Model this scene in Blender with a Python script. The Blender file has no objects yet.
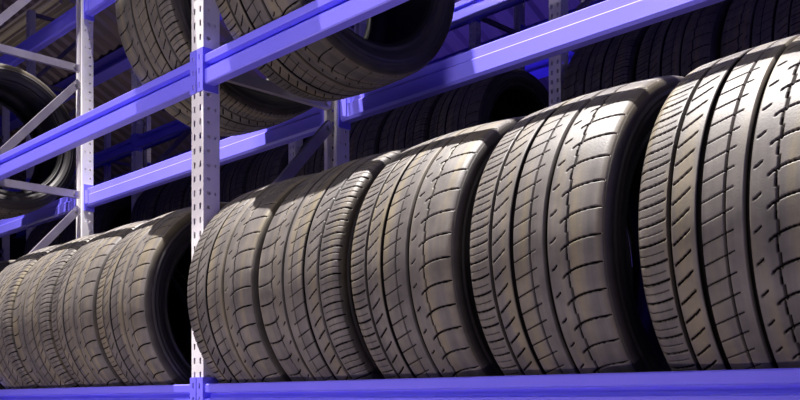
import bpy, math, random
import numpy as np
from mathutils import Vector, Matrix

sc = bpy.context.scene
COL = sc.collection
random.seed(7)
H0 = 1.45                       # camera height over the warehouse floor

# ------------------------------------------------------------------ camera
cam = bpy.data.objects.new('camera', bpy.data.cameras.new('camera'))
COL.objects.link(cam)
cam.location = (0, 0, H0)
cam.rotation_euler = (math.radians(90), 0, math.radians(45.7))
cam.data.sensor_width = 36
cam.data.lens = 926 / 800 * 36
cam.data.shift_y = 203 / 800
cam.data.clip_start = 0.05
sc.camera = cam

# ------------------------------------------------------------------ world
w = bpy.data.worlds.new('world'); sc.world = w; w.use_nodes = True
wb = w.node_tree.nodes['Background']
wb.inputs[0].default_value = (0.07, 0.04, 1.0, 1)
wb.inputs[1].default_value = 0.07

# ------------------------------------------------------------------ lamps
def lamp(name, kind, loc, target, energy, color, **kw):
    d = bpy.data.lights.new(name, kind); d.energy = energy; d.color = color
    for k, v in kw.items(): setattr(d, k, v)
    o = bpy.data.objects.new(name, d); COL.objects.link(o); o.location = loc
    v = Vector(target) - Vector(loc)
    zz = -v.normalized(); xx = Vector((1, 0, 0)); xx = (xx - zz*xx.dot(zz)).normalized()   # long axis along the rack
    o.rotation_euler = Matrix((xx, zz.cross(xx), zz)).transposed().to_euler()
    return o
# high floodlight over the edge of the rack: steep, wide and flat beam
flood = lamp('aisle_floodlight', 'SPOT', (-3.35, 0.68, H0 + 7.8), (-1.9, 1.47, H0 + 0.5), 11800, (1.0, 0.955, 0.92),
     spot_size=math.radians(13), spot_blend=0.4, shadow_soft_size=0.03)
flood.scale = (5.5, 1.0, 1.0)
# unseen narrow spot added to brighten the rear beam between the upper tyres
graze = lamp('added_rear_beam_spot', 'SPOT', (-3.3, -0.9, H0 + 7.8), (-2.2, 1.88, H0 + 0.93), 2300, (1.0, 0.95, 0.92),
     spot_size=math.radians(4), spot_blend=0.3, shadow_soft_size=0.03)
graze.scale = (14.0, 1.0, 1.0)
# unseen fill spot added in front, flat beam onto the rack
wash = lamp('added_front_wash', 'SPOT', (-2.2, -2.6, H0 + 2.3), (-2.2, 1.385, H0 + 0.62), 470, (1.0, 0.93, 0.87),
     spot_size=math.radians(17), spot_blend=0.35, shadow_soft_size=0.25)
wash.scale = (5.0, 1.0, 1.0)
# unseen long area light added low in the aisle as front fill
lamp('added_low_fill', 'AREA', (-2.65, -0.4, H0 - 1.1), (-2.65, 1.33, H0 + 0.1), 38, (1.0, 0.86, 0.76),
     shape='RECTANGLE', size=4.5, size_y=0.25)
# unseen spot added to light the upper part of the second rack
second = lamp('added_second_rack_spot', 'SPOT', (-3.1, 2.2, H0 + 2.5), (-3.1, 3.1, H0 + 1.92), 110, (1.0, 0.93, 0.9),
     spot_size=math.radians(22), spot_blend=0.5, shadow_soft_size=0.05)
second.scale = (9.0, 1.0, 1.0)
# unseen area light added to make the roof visible
lamp('added_roof_uplight', 'AREA', (-12.0, 5.6, H0 + 2.6), (-12.0, 6.2, H0 + 9), 17, (1.0, 0.85, 0.75),
     shape='RECTANGLE', size=6, size_y=0.6)
# violet lamps: down the rack from its near end, and up under the roof
lamp('aisle_violet_lamp', 'AREA', (1.6, 0.9, H0 + 0.9), (-2.0, 1.5, H0 + 0.7), 11, (0.12, 0.06, 1.0),
     shape='RECTANGLE', size=0.8, size_y=0.8)
lamp('added_violet_fill', 'AREA', (-2.65, -0.4, H0 - 0.95), (-2.65, 1.33, H0 + 0.3), 9, (0.12, 0.06, 1.0),
     shape='RECTANGLE', size=4.5, size_y=0.25)  # unseen violet fill added low in the aisle for the beams
lamp('hall_violet_lamp', 'AREA', (-7.0, 7.5, H0 + 2.4), (-7.0, 8.2, H0 + 9), 60, (0.16, 0.10, 1.0),
     shape='RECTANGLE', size=5, size_y=0.8)

sc.view_settings.view_transform = 'Standard'
sc.view_settings.look = 'None'
sc.view_settings.exposure = 0.0
sc.view_settings.gamma = 1.0
sc.view_settings.use_curve_mapping = False

# ------------------------------------------------------------------ materials
def mat(name, color, rough=0.5, metal=0.0, spec=0.5, noise=None):
    m = bpy.data.materials.new(name); m.use_nodes = True
    nt = m.node_tree; b = nt.nodes['Principled BSDF']
    b.inputs['Base Color'].default_value = (*color, 1)
    b.inputs['Roughness'].default_value = rough
    b.inputs['Metallic'].default_value = metal
    b.inputs['Specular IOR Level'].default_value = spec
    if noise:
        c2, scale, vec = noise
        tc = nt.nodes.new('ShaderNodeTexCoord'); mp = nt.nodes.new('ShaderNodeMapping')
        mp.inputs['Scale'].default_value = vec
        n = nt.nodes.new('ShaderNodeTexNoise'); n.inputs['Scale'].default_value = scale
        n.inputs['Detail'].default_value = 5
        r = nt.nodes.new('ShaderNodeValToRGB')
        r.color_ramp.elements[0].position = 0.35; r.color_ramp.elements[1].position = 0.7
        r.color_ramp.elements[0].color = (*color, 1); r.color_ramp.elements[1].color = (*c2, 1)
        nt.links.new(tc.outputs['Object'], mp.inputs['Vector'])
        nt.links.new(mp.outputs[0], n.inputs['Vector'])
        nt.links.new(n.outputs['Fac'], r.inputs['Fac'])
        nt.links.new(r.outputs[0], b.inputs['Base Color'])
    return m

M_BLUE = mat('blue_paint', (0.19, 0.165, 0.93), 0.33, 0, 0.6, ((0.22, 0.19, 0.96), 3, (1, 1, 1)))
M_POST = mat('galvanised_post', (0.80, 0.77, 0.80), 0.45, 0.1, 0.5, ((0.90, 0.87, 0.88), 14, (1, 1, 0.3)))
M_BRACE = mat('galvanised_brace', (0.27, 0.24, 0.30), 0.35, 0.45, 0.5, ((0.36, 0.33, 0.38), 10, (1, 1, 1)))
M_BOLT = mat('bolt_steel', (0.35, 0.33, 0.36), 0.35, 0.8)
M_SIDE = mat('sidewall_rubber', (0.022, 0.019, 0.021), 0.55, 0, 0.4, ((0.032, 0.027, 0.028), 9, (1, 1, 1)))
M_BEAD = mat('bead_rubber', (0.010, 0.009, 0.010), 0.6, 0, 0.25)
M_LINER = mat('liner_rubber', (0.012, 0.011, 0.013), 0.6)
M_FLOOR = mat('concrete', (0.045, 0.042, 0.045), 0.7, 0, 0.3, ((0.07, 0.065, 0.065), 2, (1, 1, 1)))
M_WALL = mat('dark_wall', (0.02, 0.018, 0.03), 0.8, 0, 0.3, ((0.03, 0.026, 0.04), 1.5, (1, 1, 1)))
M_ROOF = mat('roof_sheet', (0.16, 0.13, 0.17), 0.5, 0.2, 0.4, ((0.24, 0.19, 0.2), 1.2, (3, 0.3, 1)))
M_FIX = mat('beige_enamel', (0.62, 0.55, 0.42), 0.5, 0, 0.4, ((0.70, 0.64, 0.5), 3, (1, 1, 1)))

def tread_material():
    m = bpy.data.materials.new('tread_rubber'); m.use_nodes = True
    nt = m.node_tree; b = nt.nodes['Principled BSDF']; N = nt.nodes.new; L = nt.links.new
    uv = N('ShaderNodeUVMap'); uv.uv_map = 'UVMap'
    oi = N('ShaderNodeObjectInfo')
    add = N('ShaderNodeVectorMath'); add.operation = 'ADD'
    mul = N('ShaderNodeVectorMath'); mul.operation = 'SCALE'; mul.inputs[0].default_value = (7.3, 11.7, 3.1)
    L(oi.outputs['Random'], mul.inputs['Scale'])
    L(uv.outputs[0], add.inputs[0]); L(mul.outputs[0], add.inputs[1])
    # dusty streaks running round the tread
    mp = N('ShaderNodeMapping'); mp.inputs['Scale'].default_value = (34, 2.2, 1)
    L(add.outputs[0], mp.inputs['Vector'])
    n1 = N('ShaderNodeTexNoise'); n1.inputs['Scale'].default_value = 1; n1.inputs['Detail'].default_value = 4
    L(mp.outputs[0], n1.inputs['Vector'])
    r1 = N('ShaderNodeValToRGB')
    e = r1.color_ramp.elements
    e[0].position = 0.36; e[0].color = (0.080, 0.071, 0.068, 1)
    e[1].position = 0.68; e[1].color = (0.150, 0.125, 0.084, 1)
    e2 = r1.color_ramp.elements.new(0.5); e2.color = (0.105, 0.093, 0.086, 1)
    L(n1.outputs['Fac'], r1.inputs['Fac'])
    # blotches
    n2 = N('ShaderNodeTexNoise'); n2.inputs['Scale'].default_value = 22; n2.inputs['Detail'].default_value = 6
    L(add.outputs[0], n2.inputs['Vector'])
    r2 = N('ShaderNodeMapRange'); r2.inputs['From Min'].default_value = 0.3; r2.inputs['From Max'].default_value = 0.75
    r2.inputs['To Min'].default_value = 0.78; r2.inputs['To Max'].default_value = 1.3
    L(n2.outputs['Fac'], r2.inputs['Value'])
    mx = N('ShaderNodeVectorMath'); mx.operation = 'SCALE'
    L(r1.outputs[0], mx.inputs[0]); L(r2.outputs[0], mx.inputs['Scale'])
    # worn, dusty lands against black groove rubber, darkened by depth to paint in shade
    at = N('ShaderNodeAttribute'); at.attribute_name = 'wear_shade'
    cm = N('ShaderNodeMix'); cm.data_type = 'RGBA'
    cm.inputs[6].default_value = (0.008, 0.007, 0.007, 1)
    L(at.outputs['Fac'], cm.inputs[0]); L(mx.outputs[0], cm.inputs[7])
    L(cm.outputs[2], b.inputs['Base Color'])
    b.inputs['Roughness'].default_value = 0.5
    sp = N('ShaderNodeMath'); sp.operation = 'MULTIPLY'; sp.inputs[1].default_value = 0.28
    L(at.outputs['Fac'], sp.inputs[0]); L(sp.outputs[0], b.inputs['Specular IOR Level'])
    n3 = N('ShaderNodeTexNoise'); n3.inputs['Scale'].default_value = 260; n3.inputs['Detail'].default_value = 3
    L(uv.outputs[0], n3.inputs['Vector'])
    bp = N('ShaderNodeBump'); bp.inputs['Strength'].default_value = 0.18; bp.inputs['Distance'].default_value = 0.0015
    L(n3.outputs['Fac'], bp.inputs['Height']); L(bp.outputs[0], b.inputs['Normal'])
    return m
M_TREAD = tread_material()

# ------------------------------------------------------------------ helpers
def mesh_obj(name, verts, faces, m, parent=None, smooth=False):
    me = bpy.data.meshes.new(name); me.from_pydata(verts, [], faces); me.validate(); me.update()
    me.materials.append(m)
    if smooth: me.polygons.foreach_set('use_smooth', [True] * len(me.polygons))
    o = bpy.data.objects.new(name, me); COL.objects.link(o)
    if parent: o.parent = parent
    return o

def empty(name, loc=(0, 0, 0), label=None, cat=None, group=None):
    o = bpy.data.objects.new(name, None); COL.objects.link(o); o.location = loc
    o.empty_display_size = 0.1
    if label: o['label'] = label
    if cat: o['category'] = cat
    if group: o['group'] = group
    return o

def tag(o, label, cat, group=None):
    o['label'] = label; o['category'] = cat
    if group: o['group'] = group

def copy_child(o, parent, loc=None):
    c = o.copy(); COL.objects.link(c); c.parent = parent
    if loc is not None: c.location = loc
    for ch in o.children:
        d = ch.copy(); COL.objects.link(d); d.parent = c
    return c

class MB:
    def __init__(s): s.v = []; s.f = []
    def add(s, vs, fs):
        n = len(s.v); s.v += [tuple(p) for p in vs]; s.f += [tuple(i + n for i in f) for f in fs]
    def box(s, x0, x1, y0, y1, z0, z1):
        s.add([(x0,y0,z0),(x1,y0,z0),(x1,y1,z0),(x0,y1,z0),(x0,y0,z1),(x1,y0,z1),(x1,y1,z1),(x0,y1,z1)],
              [(0,3,2,1),(4,5,6,7),(0,1,5,4),(1,2,6,5),(2,3,7,6),(3,0,4,7)])
    def sweep(s, prof, p0, p1, udir, vdir, cap=True):
        """closed profile (u,v) swept straight from p0 to p1"""
        p0, p1, u, v = map(Vector, (p0, p1, udir, vdir)); n = len(prof)
        vs = [p0 + u*a + v*b for a, b in prof] + [p1 + u*a + v*b for a, b in prof]
        fs = [(i, (i+1) % n, n + (i+1) % n, n + i) for i in range(n)]
        if cap: fs += [tuple(reversed(range(n))), tuple(range(n, 2*n))]
        s.add(vs, fs)
    def plate(s, o, ud, vd, nd, ub, vb, th, hole):
        """perforated plate: u breaks, v breaks, hole(i,j) -> True leaves the cell out"""
        o, ud, vd, nd = map(Vector, (o, ud, vd, nd)); nu, nv = len(ub), len(vb); base = len(s.v)
        for k in (0, 1):
            for b in vb:
                for a in ub: s.v.append(tuple(o + ud*a + vd*b + nd*(th*k)))
        idx = lambda i, j, k: base + k*nu*nv + j*nu + i
        solid = lambda i, j: 0 <= i < nu-1 and 0 <= j < nv-1 and not hole(i, j)
        for j in range(nv-1):
            for i in range(nu-1):
                if not solid(i, j): continue
                s.f.append((idx(i,j,0), idx(i+1,j,0), idx(i+1,j+1,0), idx(i,j+1,0)))
                s.f.append((idx(i,j,1), idx(i,j+1,1), idx(i+1,j+1,1), idx(i+1,j,1)))
                if not solid(i-1, j): s.f.append((idx(i,j,0), idx(i,j+1,0), idx(i,j+1,1), idx(i,j,1)))
                if not solid(i+1, j): s.f.append((idx(i+1,j,0), idx(i+1,j,1), idx(i+1,j+1,1), idx(i+1,j+1,0)))
                if not solid(i, j-1): s.f.append((idx(i,j,0), idx(i,j,1), idx(i+1,j,1), idx(i+1,j,0)))
                if not solid(i, j+1): s.f.append((idx(i,j+1,0), idx(i+1,j+1,0), idx(i+1,j+1,1), idx(i,j+1,1)))
    def build(s, name, m, parent=None, smooth=False): return mesh_obj(name, s.v, s.f, m, parent, smooth)

def struct(o): o['kind'] = 'structure'; return o

# ------------------------------------------------------------------ the hall
XL, XR, YF, YB, ZC = -22.0, 5.0, -6.0, 11.0, H0 + 8.6
b = MB(); b.box(XL, XR, YF, YB, -0.15, 0.0); struct(b.build('floor', M_FLOOR))
b = MB(); b.box(XL, XR, YB, YB+0.2, 0, ZC-0.5*YB); struct(b.build('wall_back', M_WALL))
roofz = lambda y: ZC - 0.5*max(y, 0)      # roof falls towards the back wall
b = MB(); b.sweep([(YF,0),(YB+0.2,0),(YB+0.2,roofz(YB+0.2)-0.01),(0,ZC-0.01),(YF,ZC-0.01)], (XL-0.2,0,0), (XL,0,0), (0,1,0), (0,0,1))
struct(b.build('wall_left', M_WALL))
# corrugated roof, ridges running away from the front aisle
prof = []; x = XL - 0.2; k = 0
top = []
while x < XR:
    top += [(x, ZC), (x+0.10, ZC), (x+0.14, ZC+0.05), (x+0.24, ZC+0.05)]; x += 0.28
vs = []; fs = []; n = len(top); ys = (YF, 0.0, YB+0.2)
for dz in (0, 0.01):
    for (xx, zz) in top: vs += [(xx, y, zz - ZC + roofz(y) + dz) for y in ys]
for i in range(n-1):
    for k in (0, 1):
        a = 3*i+k; o = 3*n
        fs.append((a, a+1, a+4, a+3)); fs.append((o+a, o+a+3, o+a+4, o+a+1))
struct(mesh_obj('ceiling', vs, fs, M_ROOF))
# blue roof purlins
for i, yy in enumerate([2.2, 4.4, 6.6, 8.8]):
    b = MB(); zr = roofz(yy+0.10)
    b.box(XL, XR, yy, yy+0.10, zr-0.24, zr-0.002)
    b.box(XL, XR, yy-0.06, yy+0.16, zr-0.26, zr-0.24)
    struct(b.build('trim_%d' % (i+1), M_BLUE))

# ------------------------------------------------------------------ racks
PW, PD, DEPTH = 0.060, 0.050, 0.53
PITCH = 0.0387
ZTOP = H0 + 3.2
def post_mesh():
    b = MB(); t = 0.0025
    nz = int(ZTOP / PITCH)
    vb = [0.0]; rows = []
    for k in range(nz):
        z = k*PITCH + 0.010
        vb += [z, z + 0.009, z + 0.017]
    vb.append(ZTOP)
    # row j between vb[j], vb[j+1]; slot occupies rows with j%3 in (1,2), square only j%3==1
    hx = PW/2
    b.plate((-hx,0,0), (1,0,0), (0,0,1), (0,1,0), [0,.0115,.0195,.0405,.0485,PW], vb, t,
            lambda i, j: i in (1, 3) and j % 3 in (1, 2) and j < len(vb)-2)
    for sx in (-1, 1):
        b.plate((sx*hx, t*0, 0), (0,1,0), (0,0,1), (-sx,0,0), [t,.011,.022,.035,.041,PD], vb, t,
                lambda i, j: (i == 1 and j % 3 == 1 or i == 3 and j % 6 == 1) and 0 < j < len(vb)-2)
        x0, x1 = (-hx, -hx+0.014) if sx < 0 else (hx-0.014, hx)
        b.box(x0, x1, PD-t*0, PD+t, 0, ZTOP)
        xi = x1 if sx < 0 else x0
        b.box(xi-t/2, xi+t/2, PD-0.010, PD, 0, ZTOP)
    # foot plate
    b.box(-0.06, 0.06, -0.03, PD+0.03, 0, 0.006)
    return b
front_post = post_mesh()
BT = 0.012
BH = 0.082
# cross-section of a beam: (y from the front, z down from the top); upper band, groove, lower band
BPROF = [(0.000, 0.0), (0.000, -0.024), (0.011, -0.029), (0.011, -0.037), (0.000, -0.042), (0.000, -BH),
         (0.042, -BH), (0.042, 0.0)]
BPROF = [(0.003,0),(0.0,-0.003),(0.0,-0.0225),(0.018,-0.0255),(0.018,-0.0375),(0.0,-0.0415),(0.0,-BH+0.003),(0.003,-BH),
         (0.030,-BH),(0.036,-BH+0.008),(0.036,-0.034),(0.033,-0.031),(0.027,-0.030),(0.027,-0.002),(0.025,0)]
beam_cache = {}
def add_beam(rack, x0, x1, y, z, facing, first=True):
    """beam between two uprights; facing=-1 front beam, +1 rear beam (mirrored). y = outer plane"""
    L = x1 - x0 - PW - 0.006
    key = (round(L, 4), facing)
    if key in beam_cache:
        return copy_child(beam_cache[key], rack, ((x0+x1)/2, y, z))
    b = MB(); s = -facing
    prof = [(s*(u+0.003), v) for u, v in BPROF]
    if s < 0: prof = prof[::-1]
    b.sweep(prof, (-L/2, 0, 0), (L/2, 0, 0), (0,1,0), (0,0,1))
    o = b.build('shelf_beam', M_BLUE, rack); o.location = ((x0+x1)/2, y, z)
    for e in (-1, 1):
        c = MB(); t = 0.0035
        # side plate against the upright's flank, and half-wide front plate with slots
        xa, xb = (e*(L/2), e*(L/2+0.003))
        c.box(min(xa,xb), max(xa,xb), min(s*-t, s*0.046), max(s*-t, s*0.046), -0.100, 0.018)
        u0 = e*(L/2+0.0005); 
        vb = [-0.100]; 
        for k in range(3):
            zz = -0.090 + k*PITCH; vb += [zz, zz+0.015]
        vb.append(0.018)
        c.plate((u0, s*-0.0003, 0), (e,0,0), (0,0,1), (0,-s,0), [0,.0135,.0205,.0295], vb, t,
                lambda i, j: i == 1 and j % 2 == 1)
        # welded lug behind the beam end
        c.box(min(e*(L/2-0.03), xa), max(e*(L/2-0.03), xa), min(s*0.039, s*0.042), max(s*0.039, s*0.042), -0.07, -0.01)
        c.build('beam_connector', M_BLUE, o)
    beam_cache[key] = o
    return o

def channel(b, p0, p1, w, d, side=(1,0,0), t=0.0025):
    """open C-channel from p0 to p1, web width w, flange d, web facing side"""
    p0, p1, n = Vector(p0), Vector(p1), Vector(side); ax = (p1-p0).normalized(); u = ax.cross(n).normalized()
    prof = [(-w/2,0),(w/2,0),(w/2,-d),(w/2-t,-d),(w/2-t,-t),(-w/2+t,-t),(-w/2+t,-d),(-w/2,-d)]
    b.sweep(prof, p0, p1, u, n)

brace_cache = {}
def add_brace(rack, x, y0, y1, z0, z1, xo):
    key = (round(y1-y0,3), round(z1-z0,3), xo)
    if key in brace_cache:
        return copy_child(brace_cache[key], rack, (x, y0, z0))
    b = MB(); channel(b, (xo,0,0), (xo, y1-y0, z1-z0), 0.032, 0.018)
    o = b.build('cross_brace', M_BRACE, rack); o.location = (x, y0, z0)
    for (yy, zz) in ((0,0),(y1-y0, z1-z0)):
        c = MB(); n = 8; r = 0.009
        f = (0.02 if yy == 0 else -0.02)
        ln = math.hypot(y1-y0, z1-z0); cy = yy + f*(y1-y0)/ln; cz = zz + f*(z1-z0)/ln
        c.sweep([(r*math.cos(a*2*math.pi/n), r*math.sin(a*2*math.pi/n)) for a in range(n)],
                (xo, cy, cz), (xo+0.008, cy, cz), (0,1,0), (0,0,1))
        c.build('bolt', M_BOLT, o)
    brace_cache[key] = o
    return o

post_proto = []
def make_rack(y, xs, levels, label, skip_levels=()):
    rack = empty('tyre_rack', ((xs[0]+xs[-1])/2, y, 0), label, 'shelving rack')
    ox = (xs[0]+xs[-1])/2
    R = [x-ox for x in xs]
    for x in R:
        for rear in (0, 1):
            if not post_proto:
                p = front_post.build('upright_post', M_POST, rack); post_proto.append(p)
            else:
                p = post_proto[0].copy(); COL.objects.link(p); p.parent = rack
            p.location = (x, 0, 0) if not rear else (x, DEPTH, 0)
            p.rotation_euler = (0, 0, math.pi if rear else 0)
        # frame braces between front and rear upright, bolted at the open lips
        za, step = 0.13, 0.5625
        zb = H0 + 0.928
        z = zb
        while z - step > 0.1: z -= step
        y0, y1 = PD+0.005, DEPTH-PD-0.005
        while z < ZTOP:
            add_brace(rack, x, y0, y1, z, z, 0.012)
            if z + step < ZTOP: add_brace(rack, x, y0, y1, z+0.035, z+step-0.06, 0.012)
            z += step
    for a, c in zip(R[:-1], R[1:]):
        for z in levels:
            add_beam(rack, a, c, 0.0, z, -1)
            add_beam(rack, a, c, DEPTH, z, 1)
    return rack

LV = [H0 - 0.85, H0 + 0.0525, H0 + 0.956, H0 + 1.81]
X1 = [-5.707, -3.960, -2.220, -0.457]
make_rack(1.385, X1, LV, 'blue beamed tyre rack with pale slotted uprights in the foreground, holding the bright tyres')
X2 = [-9.27, -7.52, -5.77, -4.02, -2.27, -0.52]
make_rack(3.10, X2, LV, 'dim blue beamed rack behind the foreground rack, seen through its open shelves')
X3 = [-11.12, -9.37, -7.62, -5.87, -4.12, -2.37]
make_rack(4.70, X3, LV + [H0+2.66], 'farthest blue rack at the back of the hall, above and behind the second rack')

# ------------------------------------------------------------------ tyre
TR = 0.335
HALFW = 0.157
def tread_profile(n):
    """points (x, r) and arclength across the tread, rounded shoulders"""
    xs = []; rs = []
    def rr(x):
        a = abs(x); r = TR - 0.0055*(a/0.13)**2
        if a > 0.133:
            t = min(1.0, (a-0.133)/(HALFW-0.133))
            r = r - 0.022*(1-math.sqrt(max(0.0, 1-t*t)))
        return r
    # dense param, then resample by arc length
    a = np.sin(np.linspace(-math.pi/2, math.pi/2, 4001))*HALFW
    r = np.array([rr(v) for v in a])
    s = np.concatenate([[0], np.cumsum(np.hypot(np.diff(a), np.diff(r)))])
    q = np.linspace(0, s[-1], n)
    return np.interp(q, s, a), np.interp(q, s, r), q

def tread_depth(X, S, CIRC):
    """groove depth (m) at lateral position X and arclength S"""
    d = np.zeros_like(X)
    sm = lambda e: np.clip(e, 0, 1)
    def groove(c, w, dep, soft=0.0012):
        nonlocal d
        k = sm((w/2 - np.abs(X-c))/soft + 0.5); d = np.maximum(d, dep*k)
    groove(-0.090, 0.0066, 0.0075); groove(-0.039, 0.0080, 0.008); groove(0.003, 0.0032, 0.006)
    groove(0.037, 0.0082, 0.008)
    P1, P2 = CIRC/66, CIRC/44
    def sipes(P, f, slope, x0, x1, w, dep, phase=0.0, soft=0.0011):
        nonlocal d
        q = np.mod(S - f + phase, P); q = np.minimum(q, P-q)/np.sqrt(1+slope**2)
        k = sm((w/2 - q)/soft + 0.5) * sm((X-x0)/0.0015) * sm((x1-X)/0.0015)
        d = np.maximum(d, dep*k)
    # dense left shoulder
    t = np.clip((X+0.154)/0.060, 0, 1)
    f = 0.010*t**2.2; sl = 0.010*2.2*t**1.2/0.060
    sipes(P1, f, sl, -0.153, -0.096, 0.0031, 0.005)
    sipes(P1, 0.9*f, sl, -0.151, -0.100, 0.0014, 0.0022, P1/2)
    # second rib
    f = 0.62*(X+0.086) + 3.0*(X+0.086)**2; sipes(P1, f, 0.72, -0.0850, -0.0530, 0.0028, 0.005, 0.004)
    # centre rib
    f = 0.36*(X+0.04); sipes(P1, f, 0.36, -0.0345, 0.017, 0.0018, 0.0036, 0.011)
    # short dashes
    f = 0.78*(X-0.043); sipes(P2, f, 0.78, 0.0465, 0.0590, 0.0026, 0.005, -0.012)
    # dashed, stepped fine groove
    ph = np.floor(np.mod(S/P2 + 0.35, 1)*2)
    c = 0.0815 + (ph-0.5)*0.0022
    k = sm((0.0014 - np.abs(X-c))/0.0012 + 0.5) * (0.45 + 0.55*(np.mod(S/P2+0.1, 1) > 0.22))
    d = np.maximum(d, 0.005*k)
    # big shoulder blocks
    xr = np.clip(X-0.067, 0, 1)
    f = 0.0225*(1-np.exp(-xr/0.024)); sl = 0.0225/0.024*np.exp(-xr/0.024)
    sipes(P2, f, sl, 0.0675, 0.146, 0.0031, 0.0055)
    # fine edge line on the shoulder
    k = sm((0.0008 - np.abs(X-0.148))/0.0008 + 0.5); d = np.maximum(d, 0.001*k)
    return d

def build_tread(parent):
    NW, NT = 210, 1408
    xs, rs, q = tread_profile(NW)
    th = np.arange(NT)*2*math.pi/NT
    X = np.repeat(xs[None,:], NT, 0); R = np.repeat(rs[None,:], NT, 0); T = np.repeat(th[:,None], NW, 1)
    D = tread_depth(X, T*TR, 2*math.pi*TR)
    # fade pattern at the very last rows so the edge meets the sidewall
    R = R - D
    co = np.stack([X, -R*np.cos(T), R*np.sin(T)], -1).reshape(-1, 3).astype(np.float32)
    me = bpy.data.meshes.new('tread')
    i = np.arange(NT)[:,None]; j = np.arange(NW-1)[None,:]; i2 = (i+1) % NT
    quads = np.stack(np.broadcast_arrays(i*NW+j, i*NW+j+1, i2*NW+j+1, i2*NW+j), -1).reshape(-1, 4).astype(np.int32)
    me.vertices.add(len(co)); me.vertices.foreach_set('co', co.ravel())
    nf = len(quads); me.loops.add(nf*4); me.loops.foreach_set('vertex_index', quads.ravel())
    me.polygons.add(nf); me.polygons.foreach_set('loop_start', np.arange(nf, dtype=np.int32)*4)
    me.polygons.foreach_set('loop_total', np.full(nf, 4, dtype=np.int32))
    me.polygons.foreach_set('use_smooth', np.ones(nf, dtype=bool))
    me.update(calc_edges=True)
    uvl = me.uv_layers.new(name='UVMap')
    Vv = (np.arange(NT+1)*2*math.pi*TR/NT)
    iu = np.broadcast_arrays(i, j)[0]
    u = np.stack(np.broadcast_arrays(xs[j], xs[j+1], xs[j+1], xs[j]), -1)
    u = np.broadcast_to(u, (NT, NW-1, 4))
    v = np.stack([Vv[iu], Vv[iu], Vv[iu+1], Vv[iu+1]], -1)
    uvl.data.foreach_set('uv', np.stack([u, v], -1).astype(np.float32).ravel())
    at = me.attributes.new('wear_shade', 'FLOAT', 'POINT')
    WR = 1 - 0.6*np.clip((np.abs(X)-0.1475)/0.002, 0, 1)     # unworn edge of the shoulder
    at.data.foreach_set('value', (WR*(1-np.clip(D/0.0016, 0, 1))).astype(np.float32).ravel())  # groove depth darkens the colour, putting the grooves' shade into it
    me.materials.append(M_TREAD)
    o = bpy.data.objects.new('tread', me); COL.objects.link(o); o.parent = parent
    return o

def lathe(name, prof, m, parent, n=160):
    vs = []; fs = []; k = len(prof)
    for a in range(n):
        t = a*2*math.pi/n
        for (x, r) in prof: vs.append((x, -r*math.cos(t), r*math.sin(t)))
    for a in range(n):
        for c in range(k-1):
            p, q = a*k+c, ((a+1) % n)*k+c
            fs.append((p, p+1, q+1, q))
    return mesh_obj(name, vs, fs, m, parent, True)

def make_tyre():
    root = empty('tyre')
    xs, rs, q = tread_profile(50)
    build_tread(root)
    xe, re = float(xs[-1]), float(rs[-1])
    for s in (-1, 1):
        pr = [(xe-0.0015, re+0.0005), (xe+0.0012, re-0.001), (xe+0.0012, re-0.006), (xe+0.003, re-0.0075)]
        for k in range(15):
            t = k/14
            r = re-0.010 - t*(re-0.010-0.262)
            x = xe + 0.0020*math.sin(math.pi*min(1, t*1.15)) - 0.012*t*t + 0.0004
            if k in (3, 4, 9): x += 0.0010
            pr.append((x, r))
        pr += [(xe-0.0125, 0.256), (xe-0.0090, 0.254), (xe-0.0090, 0.251), (xe-0.014, 0.249)]
        sw = lathe('sidewall', [(s*a, r) for a, r in pr], M_SIDE, root)
        bd = [(xe-0.0140, 0.249), (xe-0.0160, 0.244), (xe-0.021, 0.240), (xe-0.030, 0.2385), (xe-0.036, 0.241), (xe-0.038, 0.248)]
        lathe('bead', [(s*a, r) for a, r in bd], M_BEAD, sw)
    # inner liner, a shell closing the carcass
    pr = [(xe-0.038, 0.248), (xe-0.016, 0.266), (xe-0.010, 0.285), (xe-0.016, 0.305), (xe-0.035, 0.317)]
    prof = [(-a, r) for a, r in pr] + [(0, 0.322)] + [(a, r) for a, r in pr[::-1]]
    lathe('inner_liner', prof, M_LINER, root)
    return root

proto = make_tyre(); used = [False]
CY = 1.385 + DEPTH/2
RISE = math.sqrt(TR**2 - (DEPTH/2 - 0.031)**2) + 0.0005
def place_tyre(x, y, z, flip, label, group, phase=None, yaw=0.0, tilt=0.0):
    if used[0]:
        o = proto.copy(); COL.objects.link(o)
        for ch in proto.children: 
            copy_child(ch, o)
    else:
        o = proto; used[0] = True
    if phase is None: phase = random.random()*6.28
    rot = Matrix.Rotation(yaw + (math.pi if flip else 0), 4, 'Z') @ Matrix.Rotation(tilt, 4, 'Y') @ Matrix.Rotation(phase, 4, 'X')
    o.location = (x, y, z); o.rotation_euler = rot.to_euler()
    o['label'] = label; o['category'] = 'tyre'
    if group: o['group'] = group
    return o

Z0, Z1 = LV[1] + RISE, LV[2] + RISE
GL = 'tyres in a row on the lower shelf'
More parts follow.
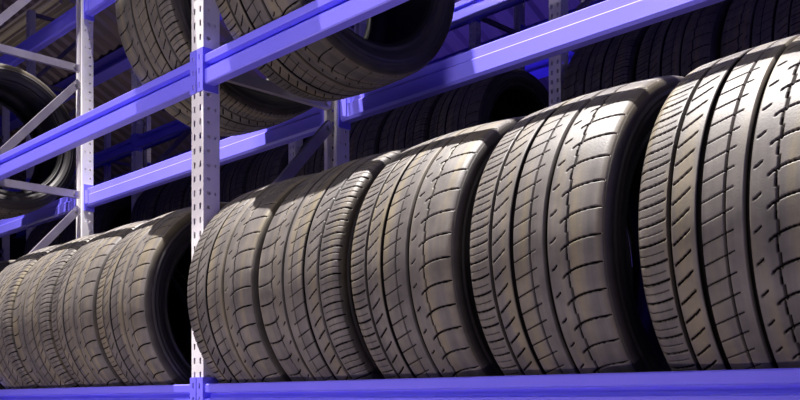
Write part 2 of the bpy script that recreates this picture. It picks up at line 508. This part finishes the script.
# left shoulder x of each tyre, measured from the photo
low = [
 (-0.793, 0, 'largest looking tyre on the lower shelf, cut off by the right edge of the photo'),
 (-1.158, 0, 'wide lower shelf tyre, its right sidewall and opening showing, second from the right edge'),
 (-1.501, 0, 'middle lower shelf tyre of the right bay, with big shoulder blocks on its right side'),
 (-1.841, 1, 'lower shelf tyre right of the slotted upright with closely cut fine shoulder on its right'),
 (-2.165, 0, 'lower shelf tyre overlapping the foot of the front slotted upright'),
 (-2.690, 0, 'lower shelf tyre just left of the front upright, dark gap at its right side'),
 (-3.012, 0, 'second lower shelf tyre to the left of the front slotted upright'),
 (-3.334, 1, 'third lower shelf tyre to the left of the front upright, fine ribbed shoulder'),
 (-3.656, 1, 'lower shelf tyre at the left edge of the photo, partly cut off by it'),
 (-4.300, 0, 'lower shelf tyre beyond the left frame, only its top rim showing, nearest of those'),
 (-4.620, 0, 'lower shelf tyre beyond the left frame, second sliver of rim from the frame'),
 (-4.940, 1, 'lower shelf tyre beyond the left frame, third sliver of rim from the frame'),
 (-5.260, 0, 'lower shelf tyre at the far left end, faint sliver of rim above the others'),
]
for x, fl, lab in low:
    place_tyre(x+0.137, CY, Z0, fl, lab, GL)
place_tyre(-2.43, CY, Z1, 1, 'upper shelf tyre left of the front upright, brown tread hanging behind the blue beam', 'tyres on the upper shelf')
place_tyre(-1.94, CY, Z1, 0, 'upper shelf tyre right of the front upright, seen from below with its dark opening', 'tyres on the upper shelf')
place_tyre(-4.36, CY, Z1, 0, 'dark upper shelf tyre at the left edge of the photo behind the grey diagonal brace', 'tyres on the upper shelf')
# second rack
yy = 3.10 + DEPTH/2
ORD = 'first second third fourth fifth sixth seventh eighth ninth tenth eleventh twelfth thirteenth fourteenth fifteenth sixteenth seventeenth eighteenth nineteenth twentieth'.split()
x = -7.3; i = 0
while x < -0.8:
    inpost = any(abs(x-p) < 0.20 for p in X2)
    if not inpost:
        place_tyre(x, yy, Z1, i % 2, 'dark tyre on the second rack, showing faintly under the rear beam, %s from the left' % ORD[i],
                   'dark tyres on the second rack')
        x += 0.335; i += 1
    else: x += 0.05

# ------------------------------------------------------------------ ceiling lamp at upper left
t = empty('strip_light', (-10.16, 4.15, H0+4.09), 'long ridged beige strip light housing hanging at the upper left corner', 'lamp')
b = MB()
prof = [(-0.20,0),(-0.19,0.0),(-0.12,0.05),(-0.10,0.035),(-0.03,0.09),(0.03,0.09),(0.10,0.035),(0.12,0.05),(0.19,0.0),(0.20,0),(0.13,0.075),(0.05,0.13),(-0.05,0.13),(-0.13,0.075)]
b.sweep(prof, (-0.95,0,0), (0.95,0,0), (0,1,0), (0,0,1)); b.build('reflector', M_FIX, t)
b = MB(); n = 10
b.sweep([(0.016*math.cos(a*2*math.pi/n), 0.016*math.sin(a*2*math.pi/n)) for a in range(n)], (-0.92,0,0.03),(0.92,0,0.03),(0,1,0),(0,0,1))
b.build('tube', M_FIX, t)
for sx in (-0.6, 0.6):
    b = MB(); b.box(sx-0.004, sx+0.004, -0.004, 0.004, 0.12, roofz(4.15)-H0-4.09); b.build('hanger', M_BOLT, t)
